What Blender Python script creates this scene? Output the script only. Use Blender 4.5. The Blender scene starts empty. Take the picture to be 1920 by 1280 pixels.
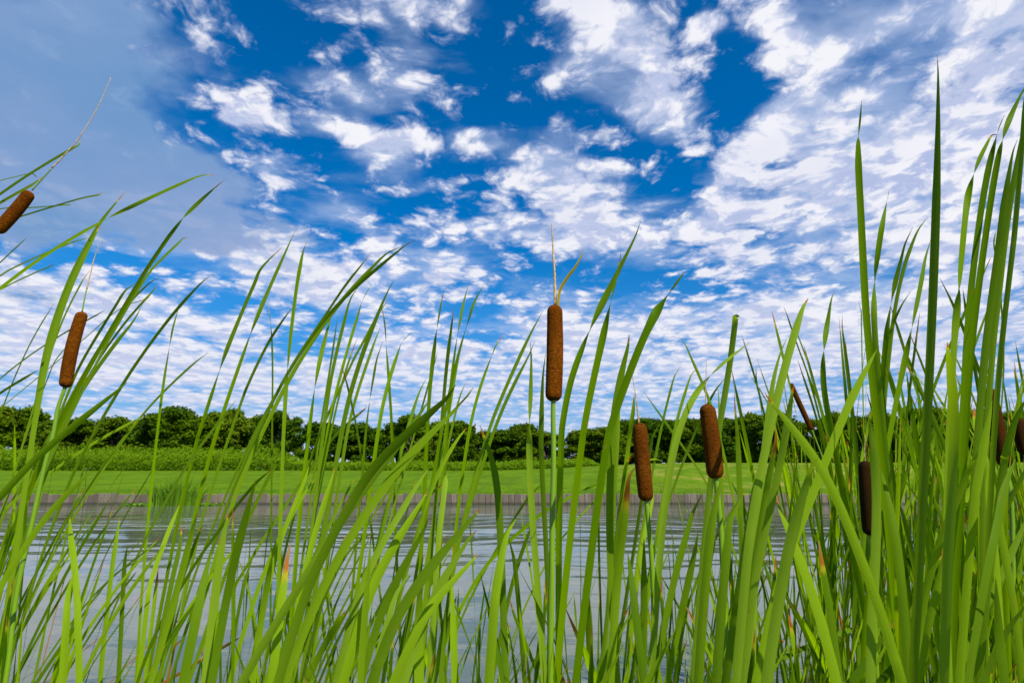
import bpy, math, random, os
from mathutils import Vector, Matrix, noise
random.seed(11)
R = math.radians
sc = bpy.context.scene
COL = sc.collection

# ------------------------------------------------------------------ camera
FPX = 1067.0                      # focal length in pixels of the 1920 px wide photograph
EYE = Vector((0, 0, 1.05))
PITCH = math.atan(240 / FPX)
cd = bpy.data.cameras.new('camera'); cam = bpy.data.objects.new('camera', cd); COL.objects.link(cam)
cd.sensor_width = 36; cd.lens = 36 * FPX / 1920
cd.clip_start = 0.02; cd.clip_end = 20000
cam.location = EYE; cam.rotation_euler = (R(90) + PITCH, 0, 0)
cd.dof.use_dof = True; cd.dof.focus_distance = 1.15; cd.dof.aperture_fstop = 13
sc.camera = cam
FWD = Vector((0, math.cos(PITCH), math.sin(PITCH))); UP = Vector((0, -math.sin(PITCH), math.cos(PITCH)))

def ray(px, py):
    return Vector((1, 0, 0)) * ((px - 960) / FPX) + UP * (-(py - 640) / FPX) + FWD
def at(px, py, dist):             # world point seen at px,py standing dist metres ahead
    d = ray(px, py)
    return EYE + d * (dist / d.y)

# ------------------------------------------------------------------ sun, sky, exposure
SUN_EL, SUN_AZ = 47.0, 146.0        # azimuth clockwise from +Y (view direction)
sd = bpy.data.lights.new('sun', 'SUN'); so = bpy.data.objects.new('sun', sd); COL.objects.link(so)
sd.energy = 5.0; sd.angle = R(0.5); sd.color = (1.0, 0.93, 0.80)
sdir = Vector((math.sin(R(SUN_AZ)) * math.cos(R(SUN_EL)), math.cos(R(SUN_AZ)) * math.cos(R(SUN_EL)), math.sin(R(SUN_EL))))
so.rotation_euler = sdir.to_track_quat('Z', 'Y').to_euler()
so.location = (0, 0, 30)
sc.view_settings.view_transform = 'Standard'; sc.view_settings.look = 'None'
sc.view_settings.exposure = 0.36; sc.view_settings.gamma = 1.0

class NT:
    """small helper round a node tree"""
    def __init__(s, nt): s.t = nt; s.n = nt.nodes; s.l = nt.links
    def node(s, typ, ins=None, **kw):
        nd = s.n.new(typ)
        for k, v in kw.items(): setattr(nd, k, v)
        for k, v in (ins or {}).items(): s.put(nd.inputs[k], v)
        return nd
    def put(s, sock, v):
        if isinstance(v, bpy.types.NodeSocket): s.l.new(v, sock)
        elif isinstance(v, bpy.types.Node): s.l.new(v.outputs[0], sock)
        else: sock.default_value = v
    def m(s, op, a, b=0.0, c=0.0, clamp=False):
        return s.node('ShaderNodeMath', {0: a, 1: b, 2: c}, operation=op, use_clamp=clamp).outputs[0]
    def v(s, op, a, b=(0, 0, 0), c=(0, 0, 0)):
        nd = s.node('ShaderNodeVectorMath', {0: a, 1: b, 2: c}, operation=op)
        return nd.outputs[1] if op in ('LENGTH', 'DOT_PRODUCT', 'DISTANCE') else nd.outputs[0]
    def ramp(s, x, lo, hi, a=0.0, b=1.0, smooth=True):
        nd = s.node('ShaderNodeMapRange', {0: x, 1: lo, 2: hi, 3: a, 4: b}, interpolation_type='SMOOTHSTEP' if smooth else 'LINEAR')
        nd.clamp = True
        return nd.outputs[0]
    def mix(s, f, a, b, blend='MIX'):
        nd = s.node('ShaderNodeMix', data_type='RGBA', blend_type=blend)
        s.put(nd.inputs[0], f); s.put(nd.inputs[6], a); s.put(nd.inputs[7], b)
        return nd.outputs[2]
    def noise(s, vec, scale, detail=4, rough=0.5, dist=0.0, lac=2.0):
        return s.node('ShaderNodeTexNoise', {'Vector': vec, 'Scale': scale, 'Detail': detail, 'Roughness': rough, 'Distortion': dist, 'Lacunarity': lac}).outputs[0]

w = bpy.data.worlds.new("World"); sc.world = w; w.use_nodes = True
W = NT(w.node_tree); W.n.clear()
sky = W.node('ShaderNodeTexSky', sky_type='NISHITA'); sky.sun_disc = False
sky.sun_elevation = R(SUN_EL); sky.sun_rotation = R(SUN_AZ); sky.air_density = 1.0; sky.dust_density = 0.3; sky.ozone_density = 3.0
tc = W.node('ShaderNodeTexCoord'); dirv = W.v('NORMALIZE', tc.outputs['Generated'])
sep = W.node('ShaderNodeSeparateXYZ', {0: dirv})
X, Y, Z = sep.outputs
zc = W.m('MAXIMUM', Z, 0.0)
zz = W.m('ADD', zc, 0.12)
plane = W.node('ShaderNodeCombineXYZ', {0: W.m('DIVIDE', X, zz), 1: W.m('DIVIDE', Y, zz), 2: 0.0}).outputs[0]
az = W.m('ARCTAN2', X, Y); el = W.m('ARCSINE', Z)
azel = W.node('ShaderNodeCombineXYZ', {0: az, 1: el, 2: 0.0}).outputs[0]
# large cloud masses (+) and clear gaps (-): centre, half-axes in photo pixels, amount, tilt is left to the noise
BLOBS = [
 # clouds of the upper half
 (1150, 60, 120, 170, .50), (1215, 190, 110, 80, .48), (1290, 235, 55, 40, .25), (1075, -20, 60, 60, .3), (1050, 130, 30, 35, .22), (1325, 45, 50, 36, .26),
 (770, 30, 120, 60, .34), (760, 110, 70, 60, .26), (875, 30, 55, 25, .2), (950, 92, 20, 22, .22),
 (470, 180, 75, 34, .34), (660, 160, 90, 40, .22), (620, 235, 150, 50, .30), (740, 255, 130, 48, .42), (900, 235, 90, 34, .30), (925, 270, 34, 20, .24),
 (545, 312, 65, 28, .36), (650, 395, 70, 36, .30), (500, 280, 80, 40, .18), (900, 350, 60, 22, .22), (820, 355, 60, 22, .18), (745, 320, 50, 30, .12),
 (1020, 330, 80, 52, .46), (1060, 270, 60, 34, .22), (1070, 390, 110, 55, .46), (1130, 325, 70, 34, .30), (1170, 440, 130, 55, .40), (880, 425, 130, 34, .40), (980, 440, 120, 44, .30),
 (1360, 350, 80, 60, .42), (1350, 410, 120, 50, .36), (1480, 235, 90, 90, .48), (1420, 290, 70, 60, .32), (1560, 290, 140, 110, .36), (1530, 120, 80, 130, .44), (1480, 30, 60, 70, .36), (1610, 60, 90, 90, .26),
 (1650, 190, 110, 80, .42), (1860, 50, 150, 130, .46), (1780, 120, 60, 60, .35), (1760, 10, 120, 70, .3), (1640, 20, 80, 60, .2), (1830, 230, 180, 130, .42), (1700, 330, 240, 120, .38), (1500, 400, 180, 70, .28), (1850, 420, 200, 120, .38),
 (690, 440, 40, 26, .45), (700, 520, 240, 80, .46), (560, 520, 140, 80, .30), (120, 560, 240, 46, .42), (380, 600, 200, 50, .34), (300, 430, 300, 80, .30),
 (1300, 470, 220, 60, .24), (1560, 480, 260, 60, .20), (1350, 600, 420, 70, .32), (1700, 600, 360, 110, .36), (960, 590, 60, 26, .16), (1080, 640, 160, 60, .28),
 (420, 690, 520, 70, .34), (800, 650, 260, 44, .26), (1200, 700, 700, 50, .26), (100, 660, 260, 60, .3),
 # clear gaps
 (520, 60, 150, 90, -.28), (960, 60, 100, 140, -.22), (1000, 200, 120, 50, -.25), (870, 160, 100, 60, -.25), (1390, 130, 70, 110, -.25), (1180, 300, 100, 20, -.20), (1280, 320, 60, 40, -.2),
 (780, 385, 130, 30, -.18), (1700, 110, 70, 60, .16), (1430, 430, 50, 24, -.2), (1290, 530, 100, 26, -.25), (1030, 500, 120, 26, -.16),
 (180, 505, 150, 20, -.35), (430, 580, 120, 24, -.25), (930, 650, 60, 34, -.30), (540, 640, 120, 24, -.20), (900, 520, 60, 26, -.2),
]
def azel_of(px, py):
    d = ray(px, py).normalized()
    return math.atan2(d.x, d.y), math.asin(d.z)
def blob_sum(blobs, vec):
    acc = None
    for (bx, by, rx, ry, amp) in blobs:
        a0, e0 = azel_of(bx, by)
        a1, _ = azel_of(bx + rx if bx < 960 else bx - rx, by); _, e1 = azel_of(bx, by - ry)
        ra, re = abs(a1 - a0) * 1.25, abs(e1 - e0) * 1.25
        q = W.v('MULTIPLY_ADD', vec, (1 / ra, 1 / re, 0), (-a0 / ra, -e0 / re, 0))
        g = W.ramp(W.v('LENGTH', q), 1.0, 0.0, 0.0, amp)
        acc = g if acc is None else W.m('ADD', acc, g)
    return acc
# warp the masses so their outline is ragged
wn = W.node('ShaderNodeTexNoise', {'Vector': plane, 'Scale': 2.6, 'Detail': 4, 'Roughness': 0.6})
warp = W.v('MULTIPLY', W.v('SUBTRACT', wn.outputs[1], (.5, .5, .5)), (.22, .16, 0))
bias = blob_sum(BLOBS, W.v('ADD', azel, warp))
def cloud_field(vec, det):
    a = W.noise(vec, 3.2, det, 0.56, 0.0, 2.15)
    vb = W.node('ShaderNodeTexVoronoi', {'Vector': vec, 'Scale': 8.5, 'Detail': 4.0, 'Roughness': 0.55, 'Lacunarity': 2.2}, feature='SMOOTH_F1', normalize=True, voronoi_dimensions='2D')
    vb.inputs['Smoothness'].default_value = 0.35
    puff = W.m('SUBTRACT', 0.42, vb.outputs['Distance'])
    return W.m('ADD', W.m('MULTIPLY', W.m('SUBTRACT', a, .5), 1.0), W.m('MULTIPLY', puff, 1.0))
warped = W.v('ADD', plane, W.v('MULTIPLY', W.v('SUBTRACT', wn.outputs[1], (.5, .5, .5)), (.22, .22, 0)))
f0 = cloud_field(warped, 10)
f1 = cloud_field(W.v('ADD', warped, (0.05, -0.06, 0)), 3)      # the same field a step towards the sun
hz = W.ramp(Z, 0.02, 0.34, 1.0, 0.0)                             # closer to the horizon
fine = W.noise(warped, 17.0, 6, .62)
dens = W.m('ADD', W.m('SUBTRACT', W.m('MULTIPLY', f0, 1.45), .155), W.m('ADD', W.m('MULTIPLY', bias, .86), W.m('MULTIPLY', hz, .14)))
dens = W.m('ADD', dens, W.m('MULTIPLY', W.m('SUBTRACT', fine, .5), W.m('SUBTRACT', .26, W.m('MULTIPLY', hz, .20))))
cov = W.ramp(dens, W.m('MULTIPLY', hz, -.26), W.m('ADD', .42, W.m('MULTIPLY', hz, .10)))
lit = W.ramp(W.m('SUBTRACT', f0, f1), -0.11, 0.13)
ccol = W.mix(W.ramp(dens, .02, .40), (.40, .50, .80, 1), (.90, .90, .96, 1))
shade = W.m('MULTIPLY', W.m('SUBTRACT', 1.0, lit), W.ramp(dens, .12, .50, .35, .95))
ccol = W.mix(shade, ccol, (.42, .50, .77, 1))
big = W.noise(plane, 1.7, 3, .5)
ccol = W.mix(W.m('MULTIPLY', W.ramp(big, .42, .66), W.m('MULTIPLY', W.ramp(dens, .2, .5), .30)), ccol, (.52, .58, .80, 1))
ccol = W.mix(W.m('MULTIPLY', hz, .65), ccol, (.67, .71, .87, 1))
# clear sky
skyc = W.mix(1.0, sky.outputs[0], (.056, .104, .142, 1), 'MULTIPLY')
skyc = W.node('ShaderNodeHueSaturation', {'Saturation': 1.4, 'Value': 1.0, 'Color': skyc}).outputs[0]
skyc = W.mix(W.ramp(Z, .0, .40, .85, 0.0), skyc, W.mix(W.ramp(Z, .02, .20), (.36, .50, .76, 1), (.13, .31, .64, 1)))
# thin wisps
wisp = W.noise(W.v('MULTIPLY', warped, (1.0, 1.6, 1)), 2.2, 9, .60, .3)
wcov = W.m('MULTIPLY', W.ramp(W.m('ADD', wisp, W.m('MULTIPLY', bias, .6)), .48, .84), .55)
c1 = W.mix(wcov, skyc, (.58, .68, .90, 1))
c2 = W.mix(cov, c1, ccol)
# smooth grey veil of the big cloud on the left
VE = [(40, 200, 500, 330, 1.25), (-300, 100, 600, 600, 1.2), (120, 20, 220, 200, .5), (330, 360, 220, 170, 1.0), (440, 440, 170, 80, .6)]
vw = W.v('MULTIPLY', W.v('SUBTRACT', wn.outputs[1], (.5, .5, .5)), (.60, .50, 0))
veil = W.ramp(blob_sum(VE, W.v('ADD', azel, vw)), .12, 1.1, 0.0, .93)
vn = W.noise(plane, 1.3, 6, .55)
vcol = W.mix(W.ramp(vn, .3, .7), (.17, .33, .60, 1), (.30, .40, .66, 1))
c3 = W.mix(veil, c2, vcol)
bg = W.node('ShaderNodeBackground', {0: c3, 1: 0.785})
wo = W.node('ShaderNodeOutputWorld', {0: bg.outputs[0]})
w.cycles.sampling_method = 'MANUAL'; w.cycles.sample_map_resolution = 512

# ------------------------------------------------------------------ object helpers
def tag(o, label=None, cat=None, group=None, kind=None):
    if label: o['label'] = label
    if cat: o['category'] = cat
    if group: o['group'] = group
    if kind: o['kind'] = kind
    return o
def link(o, parent=None):
    COL.objects.link(o)
    if parent: o.parent = parent
    return o
def empty(name, loc=(0, 0, 0), rz=0):
    o = bpy.data.objects.new(name, None); o.empty_display_size = .1
    o.location = loc; o.rotation_euler = (0, 0, rz); return link(o)
def mesh_obj(name, vs, fs, mat, parent=None, smooth=True, attrs=None, uv=None):
    me = bpy.data.meshes.new(name); me.from_pydata([tuple(p) for p in vs], [], fs); me.update()
    if smooth: me.polygons.foreach_set('use_smooth', [True] * len(me.polygons))
    for k, vals in (attrs or {}).items():
        a = me.attributes.new(k, 'FLOAT', 'POINT'); a.data.foreach_set('value', vals)
    if uv:
        l = me.uv_layers.new(name='uv')
        idx = [0] * len(me.loops); me.loops.foreach_get('vertex_index', idx)
        flat = []
        for i in idx: flat += uv[i]
        l.data.foreach_set('uv', flat)
    me.materials.append(mat)
    return link(bpy.data.objects.new(name, me), parent)
def smoothstep(a, b, x):
    t = max(0.0, min(1.0, (x - a) / (b - a))); return t * t * (3 - 2 * t)

# ------------------------------------------------------------------ materials
def mat(name):
    m = bpy.data.materials.new(name); m.use_nodes = True
    T = NT(m.node_tree); T.n.clear()
    T.out = T.node('ShaderNodeOutputMaterial'); return m, T
def attr(T, n): return T.node('ShaderNodeAttribute', attribute_name=n).outputs['Fac']

def leaf_material():
    m, T = mat('cattail_leaf')
    uv = T.node('ShaderNodeUVMap', uv_map='uv').outputs[0]
    rnd = T.node('ShaderNodeObjectInfo').outputs['Random']
    tone = attr(T, 'tone'); dry = attr(T, 'dry')
    off = T.node('ShaderNodeCombineXYZ', {0: T.m('MULTIPLY', rnd, 37.0), 1: T.m('MULTIPLY', rnd, 91.0), 2: 0.0}).outputs[0]
    veins = T.noise(T.v('ADD', T.v('MULTIPLY', uv, (11, 1.0, 1)), off), 1.0, 3, .6)
    mott = T.noise(T.v('ADD', T.v('MULTIPLY', uv, (1.5, 16, 1)), off), 1.0, 4, .6)
    g = T.mix(T.ramp(veins, .38, .62), (.078, .172, .0005, 1), (.165, .310, .001, 1))
    g = T.mix(T.m('MULTIPLY', mott, .5), g, (.190, .325, .001, 1))
    g = T.mix(T.ramp(rnd, .2, 1, 0, .95, False), g, (.036, .100, .0005, 1))
    g = T.mix(T.m('MAXIMUM', tone, 0.0), g, (.310, .500, .001, 1))          # yellow green; on L blades sunlight painted into the colour
    geo = T.node('ShaderNodeNewGeometry')
    g = T.mix(T.m('MULTIPLY', geo.outputs['Backfacing'], .55), g, (.190, .310, .018, 1))   # paler underside
    g = T.mix(T.m('MAXIMUM', T.m('MULTIPLY', tone, -1.0), 0.0), g, (.235, .375, .022, 1))   # waxy grey-green bloom
    su = T.node('ShaderNodeSeparateXYZ', {0: uv}).outputs[1]
    tip_dark = T.m('MULTIPLY', T.ramp(su, .10, .75, .62, 0), T.m('SUBTRACT', 1.0, T.m('MINIMUM', T.m('MULTIPLY', T.m('ABSOLUTE', tone), 1.3), 1.0)))
    g = T.mix(tip_dark, g, (.045, .120, .001, 1))                                # darker green towards the tip
    # dry tips: yellow, then orange brown, then bleached; small blotches and dead streaks
    dn = T.m('ADD', dry, T.m('MULTIPLY', T.m('SUBTRACT', T.noise(T.v('ADD', T.v('MULTIPLY', uv, (5, 90, 1)), off), 1.0, 4, .6), .5), .35))
    g = T.mix(T.ramp(dn, .18, .42), g, (.46, .40, .02, 1))
    g = T.mix(T.ramp(dn, .42, .62), g, (.42, .15, .025, 1))
    g = T.mix(T.ramp(dn, .78, 1.0), g, (.36, .20, .07, 1))
    sp = T.noise(T.v('ADD', T.v('MULTIPLY', uv, (3, 42, 1)), off), 1.0, 2, .5)
    spot = T.m('MULTIPLY', T.ramp(sp, .68, .74), T.ramp(rnd, .3, .5))
    g = T.mix(T.m('MULTIPLY', spot, .8), g, (.30, .18, .03, 1))
    bump = T.node('ShaderNodeBump', {'Strength': .6, 'Distance': .0008, 'Height': veins})
    p = T.node('ShaderNodeBsdfPrincipled', {'Base Color': g, 'Roughness': .45, 'Specular IOR Level': .04, 'Normal': bump.outputs[0]})
    tr = T.node('ShaderNodeBsdfTranslucent', {'Color': T.mix(1.0, g, (1.5, 1.35, .2, 1), 'MULTIPLY')})
    T.put(T.out.inputs[0], T.node('ShaderNodeMixShader', {0: .45, 1: p.outputs[0], 2: tr.outputs[0]}).outputs[0])
    return m
M_LEAF = leaf_material()

def stalk_material():
    m, T = mat('green_stalk')
    co = T.node('ShaderNodeTexCoord').outputs['Object']
    n = T.noise(T.v('MULTIPLY', co, (260, 260, 12)), 1.0, 3, .5)
    dry = attr(T, 'dry')
    g = T.mix(n, (.11, .22, .002, 1), (.18, .33, .004, 1))
    g = T.mix(dry, g, (.46, .30, .13, 1))
    p = T.node('ShaderNodeBsdfPrincipled', {'Base Color': g, 'Roughness': .42})
    T.put(T.out.inputs[0], p.outputs[0]); return m
M_STALK = stalk_material()

def head_material():
    m, T = mat('brown_velvet')
    uv = T.node('ShaderNodeUVMap', uv_map='uv').outputs[0]
    co = T.node('ShaderNodeTexCoord').outputs['Object']
    a = T.noise(T.v('MULTIPLY', co, (420, 420, 1100)), 1.0, 3, .65)
    b = T.noise(T.v('MULTIPLY', co, (190, 190, 600)), 1.0, 5, .65)
    c = T.noise(co, 28, 3, .5)
    g = T.mix(T.ramp(b, .32, .66), (.045, .012, .0006, 1), (.200, .056, .002, 1))
    g = T.mix(T.ramp(a, .52, .72, 0, .42), g, (.46, .20, .03, 1))
    g = T.mix(T.ramp(c, .35, .7, 0, .5), g, (.085, .020, .001, 1))
    g = T.mix(attr(T, 'dry'), g, (.020, .012, .004, 1))  # near-black tint, also paints shade into the colour of right-hand heads
    h = T.m('ADD', a, T.m('MULTIPLY', b, 1.6))
    bump = T.node('ShaderNodeBump', {'Strength': .8, 'Distance': .0012, 'Height': h})
    p = T.node('ShaderNodeBsdfPrincipled', {'Base Color': g, 'Roughness': .9, 'Specular IOR Level': .02, 'Normal': bump.outputs[0]})
    T.put(T.out.inputs[0], p.outputs[0]); return m
M_HEAD = head_material()

def spike_material():
    m, T = mat('tan_spike')
    co = T.node('ShaderNodeTexCoord').outputs['Object']
    a = T.noise(T.v('MULTIPLY', co, (300, 300, 300)), 1.0, 4, .6)
    g = T.mix(T.ramp(a, .35, .65), (.30, .17, .055, 1), (.62, .46, .22, 1))
    bump = T.node('ShaderNodeBump', {'Strength': .6, 'Distance': .001, 'Height': a})
    p = T.node('ShaderNodeBsdfPrincipled', {'Base Color': g, 'Roughness': .75, 'Normal': bump.outputs[0]})
    T.put(T.out.inputs[0], p.outputs[0]); return m
M_SPIKE = spike_material()

def water_material():
    m, T = mat('pond_water')
    co = T.node('ShaderNodeTexCoord').outputs['Object']
    wr = T.node('ShaderNodeTexNoise', {'Vector': co, 'Scale': .35, 'Detail': 2}).outputs[1]
    cw = T.v('ADD', co, T.v('MULTIPLY', T.v('SUBTRACT', wr, (.5, .5, .5)), (1.6, 1.2, 0)))
    rot = T.node('ShaderNodeMapping', {'Vector': cw, 'Rotation': (0, 0, R(-14)), 'Scale': (.36, 1.15, 1)}).outputs[0]
    n1 = T.noise(rot, 1.7, 1.5, .35)
    rot2 = T.node('ShaderNodeMapping', {'Vector': cw, 'Rotation': (0, 0, R(18)), 'Scale': (1.2, 3.4, 1)}).outputs[0]
    n2 = T.noise(rot2, 3.2, 2, .5)
    calm = T.ramp(T.noise(T.v('MULTIPLY', co, (.10, .22, 1)), 1.0, 2, .5), .35, .62, .35, 1.0)
    h = T.m('MULTIPLY', T.m('ADD', n1, T.m('MULTIPLY', n2, .06)), calm)
    bump = T.node('ShaderNodeBump', {'Strength': 1.0, 'Distance': .032, 'Height': h})
    murk = T.mix(T.noise(co, .5, 3), (.095, .112, .070, 1), (.130, .148, .098, 1))
    p = T.node('ShaderNodeBsdfPrincipled', {'Base Color': murk, 'Roughness': .045, 'IOR': 1.333, 'Specular IOR Level': .5, 'Normal': bump.outputs[0]})
    T.put(T.out.inputs[0], p.outputs[0]); return m
M_WATER = water_material()

def lawn_material():
    m, T = mat('mown_lawn')
    co = T.node('ShaderNodeTexCoord').outputs['Object']
    sx = T.node('ShaderNodeSeparateXYZ', {0: co}).outputs
    a = T.noise(T.v('MULTIPLY', co, (1.0, .35, 1)), 1.1, 6, .65)
    b = T.noise(co, 9.0, 5, .7)
    g = T.mix(T.ramp(b, .3, .7), (.085, .165, .001, 1), (.140, .240, .002, 1))
    g = T.mix(T.ramp(a, .35, .65, 0, .85), g, (.060, .130, .002, 1))
    dryp = T.m('MULTIPLY', T.ramp(T.noise(T.v('MULTIPLY', co, (1, .45, 1)), .75, 6, .68), .46, .66), T.ramp(sx[0], 3.0, 11.0))
    g = T.mix(T.m('MULTIPLY', dryp, .85), g, (.30, .27, .05, 1))
    bump = T.node('ShaderNodeBump', {'Strength': .7, 'Distance': .03, 'Height': b})
    p = T.node('ShaderNodeBsdfPrincipled', {'Base Color': g, 'Roughness': .8, 'Specular IOR Level': .03, 'Normal': bump.outputs[0]})
    T.put(T.out.inputs[0], p.outputs[0]); return m
M_LAWN = lawn_material()

def blade_material(name, c1, c2, trans=.35, vary=0.0):
    m, T = mat(name)
    t = attr(T, 'tone')
    g = T.mix(t, c1, c2)
    if vary:
        r = T.node('ShaderNodeObjectInfo').outputs['Random']
        g = T.mix(T.ramp(r, .0, .5, vary, 0, False), g, (.135, .190, .006, 1)); g = T.mix(T.ramp(r, .5, 1, 0, vary, False), g, (.022, .070, .004, 1))
    p = T.node('ShaderNodeBsdfPrincipled', {'Base Color': g, 'Roughness': .6, 'Specular IOR Level': .06})
    tr = T.node('ShaderNodeBsdfTranslucent', {'Color': T.mix(1.0, g, (1.3, 1.25, .5, 1), 'MULTIPLY')})
    T.put(T.out.inputs[0], T.node('ShaderNodeMixShader', {0: trans, 1: p.outputs[0], 2: tr.outputs[0]}).outputs[0])
    return m
M_TREE = blade_material('tree_foliage', (.030, .070, .0005, 1), (.125, .215, .001, 1), .3, .5)
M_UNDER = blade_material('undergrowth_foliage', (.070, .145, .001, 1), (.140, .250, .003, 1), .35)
M_GRASS = blade_material('grass_blades', (.085, .190, .010, 1), (.150, .290, .015, 1), .35)
M_FLOAT = blade_material('floating_leaves', (.12, .26, .012, 1), (.20, .36, .02, 1), .2)

def bark_material():
    m, T = mat('bark')
    co = T.node('ShaderNodeTexCoord').outputs['Object']
    a = T.noise(T.v('MULTIPLY', co, (14, 14, 3)), 1.0, 5, .6)
    p = T.node('ShaderNodeBsdfPrincipled', {'Base Color': T.mix(a, (.035, .026, .018, 1), (.11, .085, .06, 1)), 'Roughness': .9,
        'Normal': T.node('ShaderNodeBump', {'Strength': .7, 'Distance': .02, 'Height': a}).outputs[0]})
    T.put(T.out.inputs[0], p.outputs[0]); return m
M_BARK = bark_material()

def plank_material():
    m, T = mat('weathered_planks')
    co = T.node('ShaderNodeTexCoord').outputs['Object']
    sx = T.node('ShaderNodeSeparateXYZ', {0: co}).outputs
    t = attr(T, 'tone')
    a = T.noise(T.v('MULTIPLY', co, (22, 22, 3)), 1.0, 6, .65)
    st = T.noise(T.v('MULTIPLY', co, (5, 5, .7)), 1.0, 5, .7)
    g = T.mix(t, (.085, .066, .045, 1), (.205, .165, .120, 1))
    g = T.mix(T.ramp(a, .3, .7, 0, .6), g, (.110, .090, .075, 1))
    g = T.mix(T.ramp(st, .55, .75, 0, .7), g, (.34, .29, .21, 1))
    g = T.mix(T.ramp(T.m('ADD', sx[2], T.m('MULTIPLY', a, .05)), .05, .12, .85, 0), g, (.028, .030, .016, 1))   # wet, algae line
    p = T.node('ShaderNodeBsdfPrincipled', {'Base Color': g, 'Roughness': .85, 'Normal': T.node('ShaderNodeBump', {'Strength': .6, 'Distance': .01, 'Height': a}).outputs[0]})
    T.put(T.out.inputs[0], p.outputs[0]); return m
M_PLANK = plank_material()

def mud_material():
    m, T = mat('muddy_bank')
    co = T.node('ShaderNodeTexCoord').outputs['Object']
    a = T.noise(co, 6, 6, .65)
    p = T.node('ShaderNodeBsdfPrincipled', {'Base Color': T.mix(a, (.035, .028, .015, 1), (.10, .10, .035, 1)), 'Roughness': .8,
        'Normal': T.node('ShaderNodeBump', {'Strength': .8, 'Distance': .05, 'Height': a}).outputs[0]})
    T.put(T.out.inputs[0], p.outputs[0]); return m
M_MUD = mud_material()

# ------------------------------------------------------------------ setting: water, lawn, bank
SHORE = 18.2                       # far bank, metres ahead
def grid(name, xs, ys, zf, material, kind='structure'):
    vs = [(x, y, zf(x, y)) for y in ys for x in xs]; nx = len(xs)
    fs = [(j * nx + i, j * nx + i + 1, (j + 1) * nx + i + 1, (j + 1) * nx + i) for j in range(len(ys) - 1) for i in range(nx - 1)]
    return tag(mesh_obj(name, vs, fs, material), kind=kind)
grid('water', [-400, -60, 0, 60, 400], [-30, 5, SHORE + .1], lambda x, y: 0.0, M_WATER)
def lawn_z(x, y):
    if y < SHORE + .04: return -.3                      # the turf's edge drops behind the boards
    t = smoothstep(SHORE, 46, y)
    right = smoothstep(-4, 16, x)
    z = .32 + t * (.65 + .62 * right) + .05 * noise.noise(Vector((x * .08, y * .08, 0)))* t
    far = smoothstep(75, 160, y)
    return z - far * .6 * 1 + (1 - t) * .012 * noise.noise(Vector((x * .9, y * .9, 3)))
xs = [-5000, -1500, -500, -200] + [x * 1.0 for x in range(-110, 111)] + [200, 500, 1500, 5000]
ys = [SHORE + .035, SHORE + .05, SHORE + .3, SHORE + .8] + [SHORE + 1.5 + 1.2 * i for i in range(50)] + [85, 100, 130, 170, 300, 800, 2500, 9000]
grid('lawn', xs, ys, lawn_z, M_LAWN)
def bank_z(x, y):
    return .22 - .34 * smoothstep(-.6, 1.6, y) + .03 * noise.noise(Vector((x * 2, y * 2, 0))) - .5 * smoothstep(1.6, 4, y)
grid('muddy_bank', [x * .4 for x in range(-30, 31)], [-12, -6, -3] + [-2 + .3 * i for i in range(22)], bank_z, M_MUD)

# timber edging: one wall of upright boards, each a little different
def timber_wall():
    vs, fs, tn = [], [], []
    x = -70.0
    while x < 70.0:
        wd = random.uniform(.16, .21); h = .315 + random.uniform(-.02, .022); y0 = SHORE + random.uniform(-.012, .012)
        b = .006; z0 = -.5; tilt = random.uniform(-.006, .006)
        x0, x1 = x + .004, x + wd - .004
        prof = [(x0, y0 + .06), (x0, y0 + b), (x0 + b, y0), (x1 - b, y0), (x1, y0 + b), (x1, y0 + .06)]
        k = len(vs)
        for zz_ in (z0, h - b, h):
            for i, (px, py) in enumerate(prof):
                ins = b if zz_ == h else 0
                vs.append((px + (ins if px < x + wd / 2 else -ins) + tilt * zz_, py + (ins if i in (1, 2, 3, 4) else 0), zz_))
        for lv in (0, 6):
            for i in range(5): fs.append((k + lv + i, k + lv + i + 1, k + lv + i + 7, k + lv + i + 6))
        fs.append(tuple(k + 12 + i for i in range(6)))
        t = random.random(); tn += [t] * 18
        x += wd
    o = mesh_obj('timber_retaining_wall', vs, fs, M_PLANK, smooth=False, attrs={'tone': tn})
    tag(o, 'low weathered grey brown timber plank wall edging the far bank of the pond', 'retaining wall')
timber_wall()

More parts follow.
